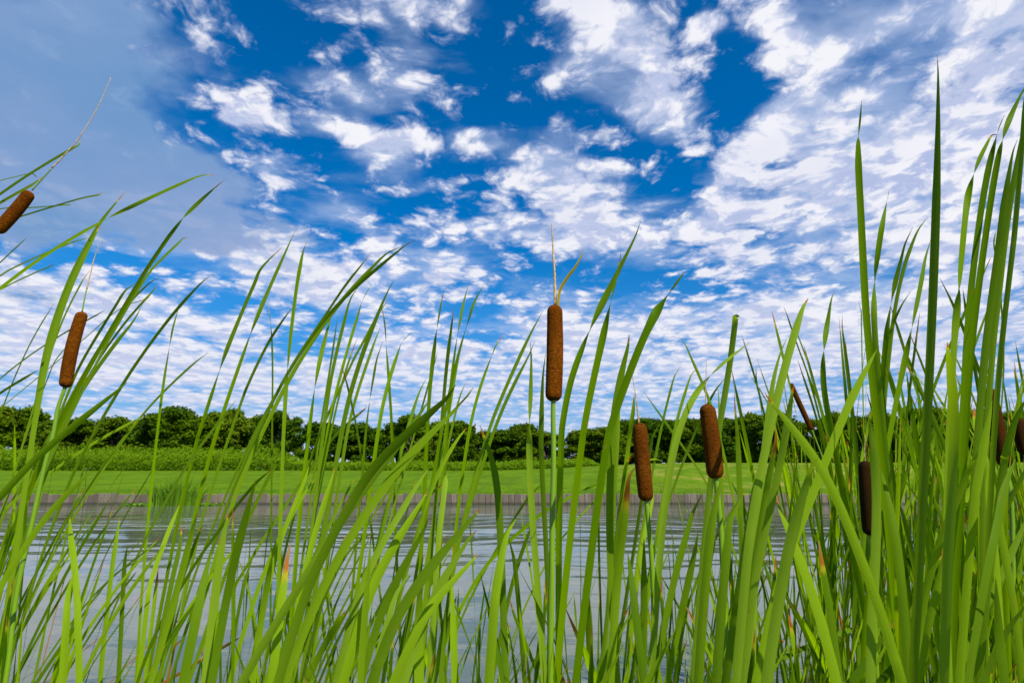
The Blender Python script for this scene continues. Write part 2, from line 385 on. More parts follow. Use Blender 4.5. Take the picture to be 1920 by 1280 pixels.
# ------------------------------------------------------------------ foliage scatter
def leaf_cards(pts, size, squash=1.0, seed=0, aspect=1.7):
    """many small folded leaves: pts = (position, outward direction, tone)"""
    rg = random.Random(seed); vs, fs, tn = [], [], []
    for p, nrm, tone in pts:
        s = size * rg.uniform(.6, 1.3)
        n = (nrm + Vector((rg.gauss(0, .7), rg.gauss(0, .7), rg.gauss(0, .7) + .3))).normalized()
        t = n.cross(Vector((rg.gauss(0, 1), rg.gauss(0, 1), rg.gauss(0, 1)))).normalized(); b = n.cross(t)
        k = len(vs)
        vs += [p - t * s * aspect * .5, p + b * s * .5, p + t * s * aspect * .5 + n * s * .12, p - b * s * .5]
        fs.append((k, k + 1, k + 2, k + 3)); tn += [tone] * 4
    return vs, fs, tn
def tube(path, rads, sides=8, caps=True):
    vs, fs = [], []
    n = len(path); prev = None
    for i, p in enumerate(path):
        p = Vector(p); a = Vector(path[max(0, i - 1)]); c = Vector(path[min(n - 1, i + 1)])
        t = (c - a).normalized()
        if prev is None: prev = t.orthogonal().normalized()
        u = (prev - t * prev.dot(t)).normalized(); prev = u; v = t.cross(u)
        for k in range(sides):
            an = 2 * math.pi * k / sides
            vs.append(p + (u * math.cos(an) + v * math.sin(an)) * rads[i])
    for i in range(n - 1):
        for k in range(sides):
            k2 = (k + 1) % sides
            fs.append((i * sides + k, i * sides + k2, (i + 1) * sides + k2, (i + 1) * sides + k))
    if caps:
        fs.append(tuple(range(sides))[::-1]); fs.append(tuple((n - 1) * sides + k for k in range(sides)))
    return vs, fs

def make_tree_mesh(seed):
    """returns (trunk mesh verts, faces), (crown ...), natural height ~ 7"""
    rg = random.Random(seed)
    H = 7.0; wd = rg.uniform(2.0, 2.6)
    tv, tf = [], []
    def add(path, rads, sides=7):
        v, f = tube(path, rads, sides); k = len(tv)
        tv.extend(v); tf.extend([tuple(i + k for i in q) for q in f])
    lean = rg.uniform(-.25, .25)
    trunk = [(0, 0, -.3), (lean * .2, 0, .8), (lean * .5, .05, 2.0), (lean, .1, 3.6), (lean * 1.2, .1, 5.2)]
    add(trunk, [.20, .16, .13, .09, .04])
    lobes = []
    for i in range(rg.randint(34, 40)):
        z = rg.uniform(.55, 6.5); prof = math.sin(math.pi * min(1, max(.08, (z + .9) / 8.4))) ** .55
        a = rg.uniform(0, 2 * math.pi); r = wd * prof * rg.uniform(.35, .95)
        c = Vector((lean + r * math.cos(a), r * math.sin(a) * .9, z)); rr = rg.uniform(.38, 1.05)
        if c.z + rr > H: c.z = H - rr
        lobes.append((c, rr, rg.uniform(0, .45)))
        if i < 11:
            z0 = rg.uniform(1.2, 3.4); m_ = Vector((lean * .6, .05, z0)).lerp(c, .5) + Vector((0, 0, .25))
            add([(lean * .5, .05, z0), tuple(m_), tuple(c)], [.055, .035, .012], 5)
    lobes.append((Vector((lean, 0, H - .75)), .75, .35))
    pts = []
    for (c, rr, tone) in lobes:
        for _ in range(int(420 * rr)):
            d = Vector((rg.gauss(0, 1), rg.gauss(0, 1), rg.gauss(0, 1))).normalized()
            d.z = d.z * .8
            q = rr * (rg.random() ** .35) * (1 + .35 * noise.noise(c * 3 + d * 2.2))
            if rg.random() < .06: q *= 1.25
            pts.append((c + d * q, d, min(1, max(0, tone + rg.uniform(-.1, .45)))))
    return (tv, tf), leaf_cards(pts, .19, seed=seed)
tree_kinds = []
for s in range(6):
    (tv, tf), (cv, cf, ct) = make_tree_mesh(100 + s)
    tree_kinds.append((tv, tf, cv, cf, ct))
# skyline of the photograph: x, top y
SKYLINE = [(-60, 760), (10, 756), (62, 757), (118, 786), (165, 783), (228, 779), (275, 782), (322, 759), (372, 776), (404, 767), (442, 762), (486, 774), (528, 768),
           (606, 789), (650, 796), (682, 788), (738, 790), (775, 772), (822, 786), (862, 784), (906, 804), (940, 803), (978, 792), (1022, 806),
           (1092, 803), (1132, 797), (1168, 784), (1206, 780), (1246, 786), (1286, 782), (1322, 784), (1358, 781), (1404, 770), (1440, 772), (1486, 786), (1524, 782), (1562, 768),
           (1606, 776), (1650, 770), (1698, 758), (1742, 757), (1790, 768), (1838, 762), (1884, 770), (1930, 764), (1980, 770)]
ORD = 'first second third fourth fifth sixth seventh eighth ninth tenth eleventh twelfth thirteenth fourteenth fifteenth sixteenth seventeenth eighteenth nineteenth twentieth twenty-first twenty-second twenty-third twenty-fourth'.split()
meshes = {}
def place_tree(kind, loc, h, wscale, rz, label, group):
    e = empty('deciduous_tree', loc, rz); s = h / 7.0
    e.scale = (wscale, wscale, s)
    if kind not in meshes:
        tv, tf, cv, cf, ct = tree_kinds[kind]
        t = mesh_obj('trunk', tv, tf, M_BARK, e); c = mesh_obj('crown', cv, cf, M_TREE, e, smooth=False, attrs={'tone': ct})
        meshes[kind] = (t.data, c.data)
    else:
        link(bpy.data.objects.new('trunk', meshes[kind][0]), e); link(bpy.data.objects.new('crown', meshes[kind][1]), e)
    tag(e, label, 'tree', group)
def lawn_at(x, y): return lawn_z(x, y)
runs = [(-100, 560, 'from the left edge in the dark wood left of the first sky notch'), (560, 705, 'from the left between the two sky notches left of the tall brown head'),
        (705, 1060, 'right of the notch of sky beside the tall broad blades, left of centre'), (1060, 2100, 'counted rightward from the notch of sky under the central brown head')]
cnt = [0] * 4
for (px, py) in SKYLINE:
    ri = [i for i, r_ in enumerate(runs) if r_[0] <= px < r_[1]][0]
    y = random.uniform(58, 66); p = at(px, py, y); gz = lawn_at(p.x, y)
    lab = '%s tree %s' % (ORD[cnt[ri]], runs[ri][2]); cnt[ri] += 1
    place_tree(random.randrange(6), (p.x, y, gz - .05), p.z - gz, random.uniform(.95, 1.3), random.uniform(0, 6.28), lab, 'row of trees beyond the lawn')
# second rank, closing the left wood and the far right
for px in list(range(-40, 540, 52)) + list(range(740, 1040, 50)) + list(range(1100, 1960, 56)):
    y = random.uniform(70, 76)
    top = min(SKYLINE, key=lambda q: abs(q[0] - px))[1] + 9
    p = at(px, top, y); gz = lawn_at(p.x, y)
    place_tree(random.randrange(6), (p.x, y, gz - .05), p.z - gz, random.uniform(.9, 1.15), random.uniform(0, 6.28),
               'dark tree half hidden in the rear rank ' + ('at left' if px < 560 else 'left of centre' if px < 1060 else 'at right'), 'rear rank of trees ' + ('at left' if px < 560 else 'left of centre' if px < 1060 else 'at right'))

# undergrowth in front of the trees (uncountable brush), thick at left, thin towards the middle
def undergrowth():
    rg = random.Random(5); pts = []
    def amp(px): return 1.0 if px < 480 else (1.0 - .62 * smoothstep(480, 640, px) if px < 1090 else .38 * (1 - smoothstep(1090, 1125, px)))
    for _ in range(80000):
        px = rg.uniform(-120, 1125); y = rg.uniform(45, 55); x = (px - 960) / FPX * y / math.cos(PITCH)
        hm = (1.35 + .5 * noise.noise(Vector((x * .45, y * .3, 0))) + .35 * noise.noise(Vector((x * 1.3, y, 7)))) * amp(px)
        f = rg.random() ** (.6 if rg.random() < .6 else 1.6)
        edge = 1 - smoothstep(45, 45.8, y) ; hm *= (1 - .3 * edge) * (1.38 if y > 50 else 1)
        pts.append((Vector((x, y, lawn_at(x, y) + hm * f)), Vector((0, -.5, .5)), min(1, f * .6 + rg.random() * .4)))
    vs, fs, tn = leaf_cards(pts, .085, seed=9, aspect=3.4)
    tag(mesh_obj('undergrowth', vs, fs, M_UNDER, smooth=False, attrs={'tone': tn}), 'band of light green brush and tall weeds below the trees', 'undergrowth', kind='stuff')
undergrowth()

# grass blades along the lip of the far lawn
def grass_fringe():
    rg = random.Random(8); vs, fs, tn = [], [], []
    for i in range(26000):
        x = rg.uniform(-22, 24); y = SHORE + .05 + 5.0 * rg.random() ** 1.8; z = lawn_at(x, y)
        h = rg.uniform(.02, .055) * ((1.4 + 1.6 * max(0, noise.noise(Vector((x * 1.3, 0, 5))) + .1)) if y < SHORE + .25 else 1); a = rg.uniform(0, 3.14); wd = .006
        d = Vector((math.cos(a), math.sin(a), 0)) * wd; l = Vector((rg.gauss(0, .02), rg.gauss(0, .02), h))
        k = len(vs); b = Vector((x, y, z - .004)); vs += [b - d, b + d, b + l]; fs.append((k, k + 1, k + 2)); tn += [rg.random()] * 3
    tag(mesh_obj('lawn_grass', vs, fs, M_GRASS, smooth=False, attrs={'tone': tn}), 'short mown grass blades at the edge of the far lawn', 'grass', kind='stuff')
grass_fringe()

# ------------------------------------------------------------------ leaf ribbon
def catmull(P, n_per):
    out = []
    n = len(P)
    for i in range(n - 1):
        p0 = P[i - 1] if i > 0 else P[i] * 2 - P[i + 1]; p1 = P[i]; p2 = P[i + 1]; p3 = P[i + 2] if i + 2 < n else P[i + 1] * 2 - P[i]
        for k in range(n_per):
            t = k / n_per
            out.append(((p1 * 2) + (p2 - p0) * t + (p0 * 2 - p1 * 5 + p2 * 4 - p3) * t * t + (p1 * 3 - p0 - p2 * 3 + p3) * t ** 3) * .5)
    out.append(P[-1]); return out
def ribbon(name, spine, pts_idx_pinch, width, parent, origin, taper, drylen, tone, th0, seg_n, rg, view=None, drybase=0.0, fold=.07):
    """spine: tip -> base world points.  pts_idx_pinch: positions (spine index) where the blade turns over."""
    n = len(spine); s = [0.0]
    for i in range(1, n): s.append(s[-1] + (spine[i] - spine[i - 1]).length)
    L = s[-1]; vs, dry, uv, tn = [], [], [], []
    NA = 5
    sgn = rg.choice((-1, 1)); drift = rg.uniform(-.5, .5)
    for i in range(n):
        t = (spine[min(n - 1, i + 1)] - spine[max(0, i - 1)])
        if t.length < 1e-9: t = Vector((0, 0, -1))
        t.normalize()
        vd = (spine[i] - EYE).normalized() if view is None else view
        side = t.cross(vd)
        if side.length < .05: side = t.cross(Vector((1, 0, 0)))
        side.normalize(); nrm = side.cross(t)
        th = th0 + drift * (s[i] / max(L, .01))
        for q in pts_idx_pinch:
            th += sgn * math.pi * smoothstep(-1.9, 1.9, (i - q) / seg_n)
        u_ = side * math.cos(th) + nrm * math.sin(th); n_ = nrm * math.cos(th) - side * math.sin(th)
        e = min(1.0, s[i] / taper); wv = width * (e ** (.85 if taper > width * 8 else .7)) * (1 - .12 * smoothstep(.7, 1, s[i] / L))
        wv = max(wv, .0007)
        wv *= 1 + .02 * math.sin(s[i] * 21 + th0 * 9)
        d = 1 - smoothstep(drylen * .15, drylen * 1.25, s[i]) if drylen > 0 else 0
        d = max(d, drybase)
        for k in range(NA):
            a = (k / (NA - 1) - .5) * 2
            vs.append(spine[i] + u_ * (a * wv * .5) + n_ * (fold * wv * (a * a - .5)) - origin)
            dry.append(d + (.18 * drybase * math.sin(a * 3 + s[i] * 30))); uv.append((k / (NA - 1), s[i])); tn.append(tone)
    fs = [(i * NA + k, i * NA + k + 1, (i + 1) * NA + k + 1, (i + 1) * NA + k) for i in range(n - 1) for k in range(NA - 1)]
    return mesh_obj(name, vs, fs, M_LEAF, parent, attrs={'dry': dry, 'tone': tn}, uv=uv)

# ------------------------------------------------------------------ traced blades
REG = {'A': (0, 100, 3.2), 'B': (0, 480, 3.2), 'C': (0, 880, 3.2), 'D': (440, 400, 2.956), 'E': (440, 847, 2.956), 'F': (920, 400, 2.956), 'G': (920, 847, 2.956),
       'H': (1400, 847, 2.956), 'I': (1400, 90, 2.956), 'J': (1400, 470, 2.956), 'K': (0, 740, 3.0), 'L': (640, 740, 3.0), 'M': (1280, 740, 3.0)}
#@LEAVES@
LEAVES = """
24 b A 480,510 474,548 437,577 300,650 140,720 0,828 -120,930
26 b A 265,735 190,790 100,840 0,895 -110,960
10 w A 225,745 185,722 100,738 0,750 -100,790
16 b A 620,830 590,850 530,852 420,865 300,885 120,960 0,1010 -90,1060
12 w A 428,910 400,910 340,923 200,915 0,920 -100,950
30 w A 1305,738 1240,728 1180,727 1140,745 1000,820 850,890 700,955* 600,1010 450,1090 300,1180 150,1275 B 0,175 -120,290
34 b A 1355,755 1310,790 1220,860 1110,950* 1060,1010 980,1130 870,1280 B 820,170 740,320 660,450 560,620 450,800 340,1000 230,1280
26 w A 1138,1107 1100,1110 1070,1140 1000,1200 910,1280 B 900,90 850,150 780,260 700,400 600,600
34 b A 765,825 740,845 685,900 630,970 580,1030 500,1140 430,1280 B 400,170 340,310 290,450 260,560 230,720 200,900 185,1100 180,1280
44 b A 598,1020 590,1050 540,1150 490,1260 B 410,170 350,310 310,480 265,650 240,800 200,1000 180,1150 C 130,300 60,700 0,1100
16 g A 555,1100 430,1135 300,1180 200,1235 60,1280 B 0,95 -100,190
12 w A 165,1100 150,1115 80,1180 0,1255 -80,1330
16 b B 325,40 300,62 230,90 100,140 0,185 -90,250
16 b B 540,85 500,140 430,260 380,350 340,450 260,640 230,800 180,1000 100,1250
14 g B 630,325 540,375 430,435 330,490 200,560 100,640 0,720 -100,820
14 b B 325,285 270,370 210,450 150,560 80,700 30,850 0,950 -50,1100
10 g B 400,540 330,630 270,710 215,880 150,1100
26 y B 235,680 150,730 60,780 0,815 -120,900
56 gL B 765,755 700,810 600,890 520,960 400,1050 300,1130 200,1220 130,1290 C 0,140 -140,330
22 yL B 870,960 800,990 700,1040 600,1090 510,1150 K 440,300 300,400 100,540 0,650 -100,760
20 w B 950,165 900,230 860,265 780,360 700,440 620,560 560,660 470,800 380,1000
18 b B 975,115 900,160 830,215 780,255 700,360 640,470 540,620 420,820 330,980 250,1200
8 b B 900,250 850,265 770,275 690,300 600,360 500,500
34 g B 855,290 800,390 720,490 620,610 500,760 420,900 360,1000 300,1200 C 200,150 120,500 50,900 0,1250
24 g B 810,165 750,210 690,300 620,410 540,550 470,650 440,720 360,900 280,1150
28 w B 1275,112 1220,150 1150,210 1080,290 1000,380 900,510 800,650 740,750 690,850 600,990 500,1150 440,1280 C 400,100 300,350 200,600 130,850 50,1200
20 g B 1250,580 1180,630 1070,710 980,800 900,890 830,970 720,1100 K 580,400 440,600 C 430,320 350,450 270,580 200,720 130,900 60,1100 0,1230
24 g B 1075,300 1040,420 1010,520* 985,680 965,850 945,1000 K 890,180 865,400 840,600 C 890,200 870,450 850,700 830,950 815,1280
30 b D 265,185 150,300 100,390 40,540 B 1370,510 1330,620* 1290,760 1250,900 1200,1060 K 1100,260 1060,420 1000,640 C 1050,400 1000,650 950,900 880,1280
30 w D 338,95 315,140 270,250 210,380 150,490 100,620* 60,730 0,915 B 1350,900 1290,1080 K 1170,350 1110,560 C 1120,450 1080,700 1020,950 950,1280
28 b D 425,110 385,195* 350,300 325,420 310,600 295,800 290,900* 275,1000 265,1280 E 262,100 255,350 250,560 240,800 225,1280
22 y D 325,515 290,560 220,645 165,720 110,840 60,960 K 1370,0 1300,200 1230,400 1150,640 1100,780 C 1060,800 1000,1280
14 b D 185,505 195,570 215,650* 222,760 215,900 210,1000 200,1280 K 1525,300 1520,780 E 205,560 200,900 195,1280
27 b D 1010,145 950,175 900,205 820,280 720,360 640,430 540,520 460,610 380,720 300,850 250,960 170,1100 90,1280 K 1300,520 1220,700 C 1160,850 1080,1050 1020,1280
26 b D 935,180 840,225 740,310 650,410 560,500 450,640 340,820 270,950 190,1130 K 1430,300 1330,500 1250,680 C 1200,850 1130,1050 1080,1280
20 b D 755,220 700,290 640,350 600,410 575,455 500,560 400,720
26 g D 690,400 640,480 600,600 560,750 530,900 510,1000 500,1150 480,1280 E 460,150 420,500 380,800 340,1200
18 g D 570,570 555,680 540,800 520,950 490,1100 450,1280 E 430,200 380,600 320,1000
34 g D 545,520 520,620 470,760 440,900* 420,1050 400,1280 E 380,200 350,450 300,800 290,1280
24 g D 760,390 710,480* 670,580 630,720 600,850 560,980 520,1130 500,1250 E 470,200 430,420
30 g D 885,365 840,450 780,560 740,680 700,800 640,950 600,1100 560,1280 E 540,250 500,420 420,800 380,1200
16 b D 850,480 800,550 770,600 700,720 640,850
24 g D 808,630 780,700 740,800 700,920 670,1020 620,1160 590,1280 E 560,300 500,700
18 g D 822,710 790,800 770,900 745,1020* 720,1150 715,1280 E 700,300 640,900
22 b D 810,500 830,600 842,760* 850,900 865,1040 872,1150 880,1280 E 880,200 890,500 900,900 930,1280
24 g D 985,655 930,710* 880,790 850,900 820,1030 800,1130 775,1280 E 750,200 700,600
16 b D 683,690 660,740 620,850 580,950 540,1100 520,1280
16 b D 585,835 610,900 640,1000 670,1120 700,1250 E 720,150 780,500 820,900
18 b D 735,1070 690,1110 620,1160 550,1220 500,1270 E 400,120 280,300
24 w D 1165,415 1150,470 1130,580 1105,700* 1085,850 1075,1000 1070,1100 1060,1280 E 1050,300 1030,700 1000,1200
22 w D 1213,520 1205,600 1185,750 1160,900 1150,1050 1145,1280 E 1110,300 1080,700
20 y D 1296,395 1270,490 1240,600* 1215,750 1195,900 1180,1050 1170,1280 E 1140,400 1120,900
22 y D 1383,390 1330,490 1300,560* 1250,700 1210,850 1170,1050 1130,1250 E 1060,300 1000,700
16 g D 1270,670 1250,740 1220,900 1190,1060 1160,1280
12 g D 1125,770 1105,840 1090,900 1060,1000 1020,1130 980,1280
22 g D 1062,910 1020,1000 980,1120 940,1230 E 900,50 820,350 760,700
16 w D 1285,930 1250,1010 1210,1120 1180,1250 E 1140,150 1080,500
12 b D 1325,960 1290,1010 1240,1060 1150,1160
20 b D 1495,660 1450,730 1410,790* 1370,900 1340,1010 1310,1120 1280,1250 E 1230,200 1200,500 1180,900
22 g F 290,540 240,630 190,710 140,820 90,950 40,1070 0,1150 L 780,300 700,600 E 1200,500 1150,1000
22 y F 245,705 210,790 150,900 90,1010 50,1110 0,1230 L 760,420 690,760 E 1180,700
62 yL L 680,40 640,85 560,180 480,240 400,300 330,400 E 820,170 700,350 600,520 500,680 420,850 330,1080 270,1280
60 g L 643,-56 590,20 500,100 400,200 300,290 200,360 120,450 E 650,250 540,450 430,650 370,800 300,1000 240,1280
56 yP L 495,30 460,80 400,170 370,220 300,330 200,470 E 560,300 450,600
30 yL L 705,185 660,240 600,320 520,420 470,560 440,700 E 940,700
70 o E 1370,305 1330,350 1200,490 1100,610 1000,740 900,860 840,980 800,1120 760,1280
60 oL E 1350,565 1300,620 1200,720 1100,830 1020,900 950,1050 880,1280
56 wP E 1345,430 1300,480 1220,560 1160,680 1100,800 1040,920 1000,1020 960,1200
62 oL E 1048,695 1030,760 1010,850 1010,950 1020,1100 1025,1280
52 oL E 1200,690 1205,760 1215,950 1220,1100 1222,1280
22 o E 1120,910 1095,980 1060,1060 1050,1150 1040,1280
50 o E 1070,375 1050,430 980,560 900,700 850,800 780,920 740,1050 720,1200
46 oL E 555,90 530,180 480,330 430,480 400,600 370,750 330,900 300,1150
30 yL E 415,65 390,150 340,280 300,370 250,480 200,600 150,800 110,1100
30 yL E 450,145 400,210 330,320 270,420 200,540 120,720 60,900 20,1100
24 y E 265,30 200,120 150,200 80,330 40,450 0,560 C 1330,600 1260,900
24 o E 215,90 130,160 50,240 0,300 C 1300,350 1150,600
26 O E 525,275 500,370 480,480 440,620 400,800 380,1000
24 o E 640,435 600,500 560,580 520,680 480,850
22 y E 665,150 600,260 540,380 480,480 420,620
60 oL E 1070,215 1040,270 1000,340 940,430 880,520 800,640 740,760 690,900 640,1100 600,1280
26 o E 1155,175 1080,240 1000,330 930,430 850,560 780,720
44 gP E 1075,90 1000,200 930,320 870,430 780,560 700,680 650,850 600,1000 560,1280
36 gPT E 1172,125 1165,200 1150,330 1130,450 1115,600 1100,800 1090,1100
56 OL E 310,500 290,600 270,750 250,900 225,1100 205,1280
20 o E 265,540 255,640 240,800 235,1000
40 yL E 210,560 190,680 150,850 120,1050 100,1280
26 g E 105,570 60,700 30,800 0,930 C 1400,1000 1370,1280
40 oL E 612,880 580,930 520,1010 460,1120 400,1240 380,1310
24 O E 1165,465 1130,560 1110,620 1080,720 1040,900
20 g E 785,445 720,470 640,510 580,560 520,680 480,850
40 gP E 970,670 900,780 850,900 800,1050 780,1150 760,1290
40 oP E 1230,795 1200,900 1160,1000 1120,1150 1100,1280
45 o L 780,170 800,230 830,310 860,380 890,470 900,600 905,780 E 1490,900 1500,1200
40 g F 832,40 800,130 740,260 690,360 630,470 570,590* 510,720 450,860 410,980 380,1150 365,1280 G 370,400 372,700 378,1200
42 o F 722,205 715,270 690,400 660,540* 620,690 580,860 540,1040 510,1180 495,1280 G 480,200 450,380 430,560 400,800 380,1000 365,1280
56 g F 1075,325 1020,400 930,490* 880,570 840,680 800,790 760,900 700,1060 660,1200 G 620,-60 600,200 560,500 510,850 470,1280
45 b F 768,670 760,740 740,830 710,950 680,1080 640,1230 G 645,200 640,480 660,700 680,900 700,1280
40 yP F 220,715 225,800 228,920 228,1050 215,1180* 210,1280 L 1045,450 G 215,400 250,650 280,900 300,1280
32 g F 305,770 290,900 275,1050 265,1280 G 275,50 290,300 310,550 330,800 340,1280
38 gPT F 1380,570 1358,572 1346,600 1345,680 1340,780 1320,900 1290,1050 1270,1200 G 1230,50 1200,200 1180,450 1160,700 1150,1000 1120,1280
44 gP F 1437,715 1370,765 1300,810 1200,880* 1130,960 1090,1050 1040,1150 1000,1280 G 960,150 930,400 920,700 900,1000 890,1280
18 g F 1040,680 1080,730 1110,800 1150,890 1190,970 1240,1080 1260,1150 G 1330,100 1400,500
20 b F 1148,855 1110,900 1070,1000 1030,1120 990,1250 G 940,200 900,600
16 b F 1055,845 1020,900 990,990 950,1120 920,1260 G 880,200
14 g F 850,990 900,1060 950,1140 1010,1210 1060,1280 G 1140,80 1200,150 1280,290 1320,400 1400,700
26 yL F 795,1005 790,1090 780,1170 765,1270 G 740,100 700,500
30 g F 720,1000 710,1100 690,1280 G 690,200 660,700
24 g F 940,1160 900,1230 880,1280 G 830,120 800,500
36 b F 1350,990 1355,1080 1365,1200 1375,1280 G 1385,100 1390,400 1400,900
18 y F 1260,960 1265,1050 1280,1280 G 1290,300 1300,700
16 g F 1305,905 1240,990 1150,1110 1090,1240 G 1050,100
8 g F 1440,900 1500,990 1580,1080 1640,1180 H 260,100
8 g F 1470,860 1475,930 1500,1060 1520,1200
55 OL G 797,85 765,150 755,250 740,400 720,520 700,650 690,800 670,1100 660,1280
22 o G 778,10 750,80 730,160 700,300 680,600
30 gL G 905,225 890,300 850,420 820,560 800,700 790,900
22 O G 950,680 945,780 940,900 960,1050 990,1200
44 oL G 768,850 745,900 700,1000 640,1130 600,1260 580,1330
50 g G 1170,235 1120,340 1080,460 1030,640 1000,760 960,950 930,1100 910,1280
60 oL G 1310,115 1270,190 1230,290 1200,420 1190,600 1170,850 1150,1280
30 o G 1270,210 1250,300 1230,420 1200,600 1180,800
60 g G 1395,250 1330,380 1300,520 1280,700 1260,1000 1250,1280
66 g G 1560,-30 1480,150 1440,300 1400,550 1370,800 1330,1050 1300,1280
44 g G 1150,440 1130,560 1110,700 1070,850 1040,950 1000,1150 980,1280
24 g G 1130,760 1100,820 1050,920 1030,1060 1020,1280
60 gL G 140,370 90,460 40,600 10,750 0,900 -10,1280
26 o G 245,365 200,480 150,600 90,750 40,950 20,1200
32 oL G 105,950 95,1020 70,1150 50,1280
16 y G 290,170 220,240 150,320 90,400 20,560
22 o G 105,810 130,900 170,1000 230,1130 280,1280
22 g G 635,165 560,190 500,220* 430,250 350,280 260,360
30 g G 100,480 130,600 160,800 180,1000 190,1280
20 w G 1090,1040 1060,1120 1040,1200 1030,1280
40 g G 545,760 540,900 560,1280
50 g G 760,560 780,700 800,1000 850,1280
44 g G 850,480 850,800 850,1280
12 gP L 1805,372 1750,362 1640,365 1560,405 1500,520
64 bP J 342,262 310,320 265,430 225,560 195,700 165,830 120,1000 80,1180 H 60,200 20,400 0,520 -30,800 -60,1280
42 gP J 222,485 190,560 150,650 120,750 110,900 90,1200
10 w J 205,310 225,360 245,410 270,520 340,700 420,900
56 bP J 260,750 250,800 240,900 210,1050 190,1180 H 160,250 110,400 60,600 20,800 0,950 -20,1280
44 bL J 160,985 160,1060 145,1150 120,1280 H 100,250 50,500 0,900
76 bL J 100,785 130,830 200,920 290,1020 380,1130 440,1220 H 400,90 480,210 550,330 600,480 640,620 700,760 760,920 830,1100 860,1280
66 gL J 720,550 640,700 560,850 500,980 440,1120 H 400,190 330,330 250,500 180,680 130,850 90,1050 50,1280
40 y J 482,225 465,290 455,400 430,510* 410,600 400,720 420,830 450,950 490,1060 H 560,200 600,600
28 b J 530,355 530,430 545,560 565,700 580,850 600,1000 H 640,300
10 g J 620,280 635,340 640,400 640,600
56 y I 637,290 632,360 620,480* 610,530 605,650 620,780 640,950 650,1130 J 648,250 660,420 680,620 700,800 730,1000 750,1200 H 790,300 830,800 860,1280
40 b I 790,790 775,860* 750,960 730,1060 715,1200 J 700,200* 690,330 700,450 715,600 740,900 H 780,100
34 g I 920,995 880,1080 850,1150 825,1280 J 830,120 800,250* 780,400 760,500 750,640 750,760 740,1000 H 720,200
26 y I 1005,935 950,1010 890,1110 J 860,80 820,230 790,400 770,600 760,900
24 g J 910,225 860,300 800,390 770,450 755,600 740,800
36 y I 1020,1060 990,1170 J 980,130 960,250 930,370 900,500* 870,640 830,800 800,950 770,1150 H 740,200
78 wN I 1055,40 1060,120 1065,230 1065,400 1060,600 1050,850 1045,1050 J 1035,100 1030,350 1015,650 1000,900 985,1280 H 965,400 950,700 940,900 920,1280
44 g I 1560,190 1536,230 1490,290 1450,380 1410,480* 1390,560 1370,700 1350,850 1330,1000 1310,1150 J 1330,0 1290,150 1270,350 1240,500 1220,700 1220,900 H 1180,300 1150,900
44 b I 1395,482 1360,485 1310,530 1260,640 1225,740* 1195,850 1190,1000 1190,1280 J 1185,100 1170,250* 1155,400 1145,550 1130,800 1120,1100
46 g I 1430,372 1400,440 1380,520* 1340,620 1310,750 1290,900 1270,1050 J 1265,50 1250,150 1235,250 1220,420 1205,600 1200,800 1190,1100
60 g I 1500,510 1475,580 1440,720 1420,850 1410,1000 J 1400,0 1380,150 1350,300 1320,500 1300,700 1290,900 H 1260,150 1240,500
40 g I 1540,400 1520,500 1500,600 1480,750 1460,870 1430,1000 J 1420,60 1380,300 1360,600
56 g I 1570,120 1545,300 1520,600 1490,1000 J 1480,0 1450,200 1420,400 1400,600 1380,800 1360,1100 H 1340,300 1320,800
12 g I 1380,1020 1370,1080 1370,1150 1400,1280
80 bP J 1112,505 1120,600 1140,720 1160,850 1165,1000 1150,1150 H 1150,50 1130,300 1110,700
66 gL J 1360,830 1345,920 1310,1080 1280,1280 H 1260,250 1230,500 1200,800 1180,1280
56 OL J 1260,865 1270,950 1290,1050 1320,1150 H 1380,300
70 yP J 675,905 685,980 700,1100 720,1200 H 710,50 728,200 735,350 725,550 705,780 690,1100
30 g J 770,960 830,1020 900,1130 960,1260 H 1000,200
34 b J 865,580 880,620 930,690 970,760 1020,900
22 g J 1070,150 1130,270 1200,400 1260,530 1300,700
60 g J 1560,800 1480,960 1440,1150 H 1420,40 1380,300 1330,800
84 gP H 400,30 362,80 340,150 290,280 250,420 210,600 180,760 140,1000 110,1280
80 bL H 165,240 185,320 230,440 290,560 350,720 420,900 470,1080 500,1280
55 O H 395,485 410,560 435,700 460,850 490,1050 510,1200 520,1290
34 OL H 235,830 235,900 250,1000 270,1120 300,1280
30 OF H 90,1220 170,1160 250,1110 350,1060 450,1020 560,985 650,940 760,920 900,980
70 g H 745,100 770,200 800,330 830,450 860,600 870,760 890,1100
40 y H 825,255 860,330 900,430 930,560 960,800
60 gL H 1290,-10 1230,100 1150,300 1080,480 1000,640 960,800 930,1000 920,1280
50 yL H 1270,140 1220,240 1180,330 1100,480 1030,700 1000,1000
60 gL H 1340,70 1335,200 1370,400 1400,600 1420,900 1430,1280
70 g H 1490,40 1430,200 1400,400 1370,560 1300,750 1250,1000 1230,1280
50 g H 1560,350 1450,600 1330,850 1200,1050 1150,1250 1130,1320
60 g H 1560,830 1440,1000 1350,1200 1290,1310
80 g H 1380,700 1400,1000 1430,1280
30 o H 1145,1050 1170,1150 1200,1280
20 b H 715,1210 725,1250 735,1300
30 y H 1075,10 1070,120 1050,250 1030,400 1010,700
14 D H 1025,20 1040,130 1065,280 1085,420 1095,560 1100,800
22 D H 760,790 790,840 815,880 830,960
50 oL C 418,285 425,400 455,550 480,750 485,950 475,1280
36 yL C 718,290 700,400 670,560 645,750 625,950 600,1280
32 g C 765,460 748,560 735,760 722,1000 710,1280
56 gL C 446,600 410,750 390,900 375,1280
36 yL C 1078,210 1040,300 980,440 920,600 880,700 860,800 830,1280
30 OL C 950,575 940,680 920,850 900,1000 870,1280
50 oL C 1185,260 1150,380 1120,560 1050,760 1000,950 940,1150 900,1280
24 o C 1215,335 1170,440 1120,550 1060,760
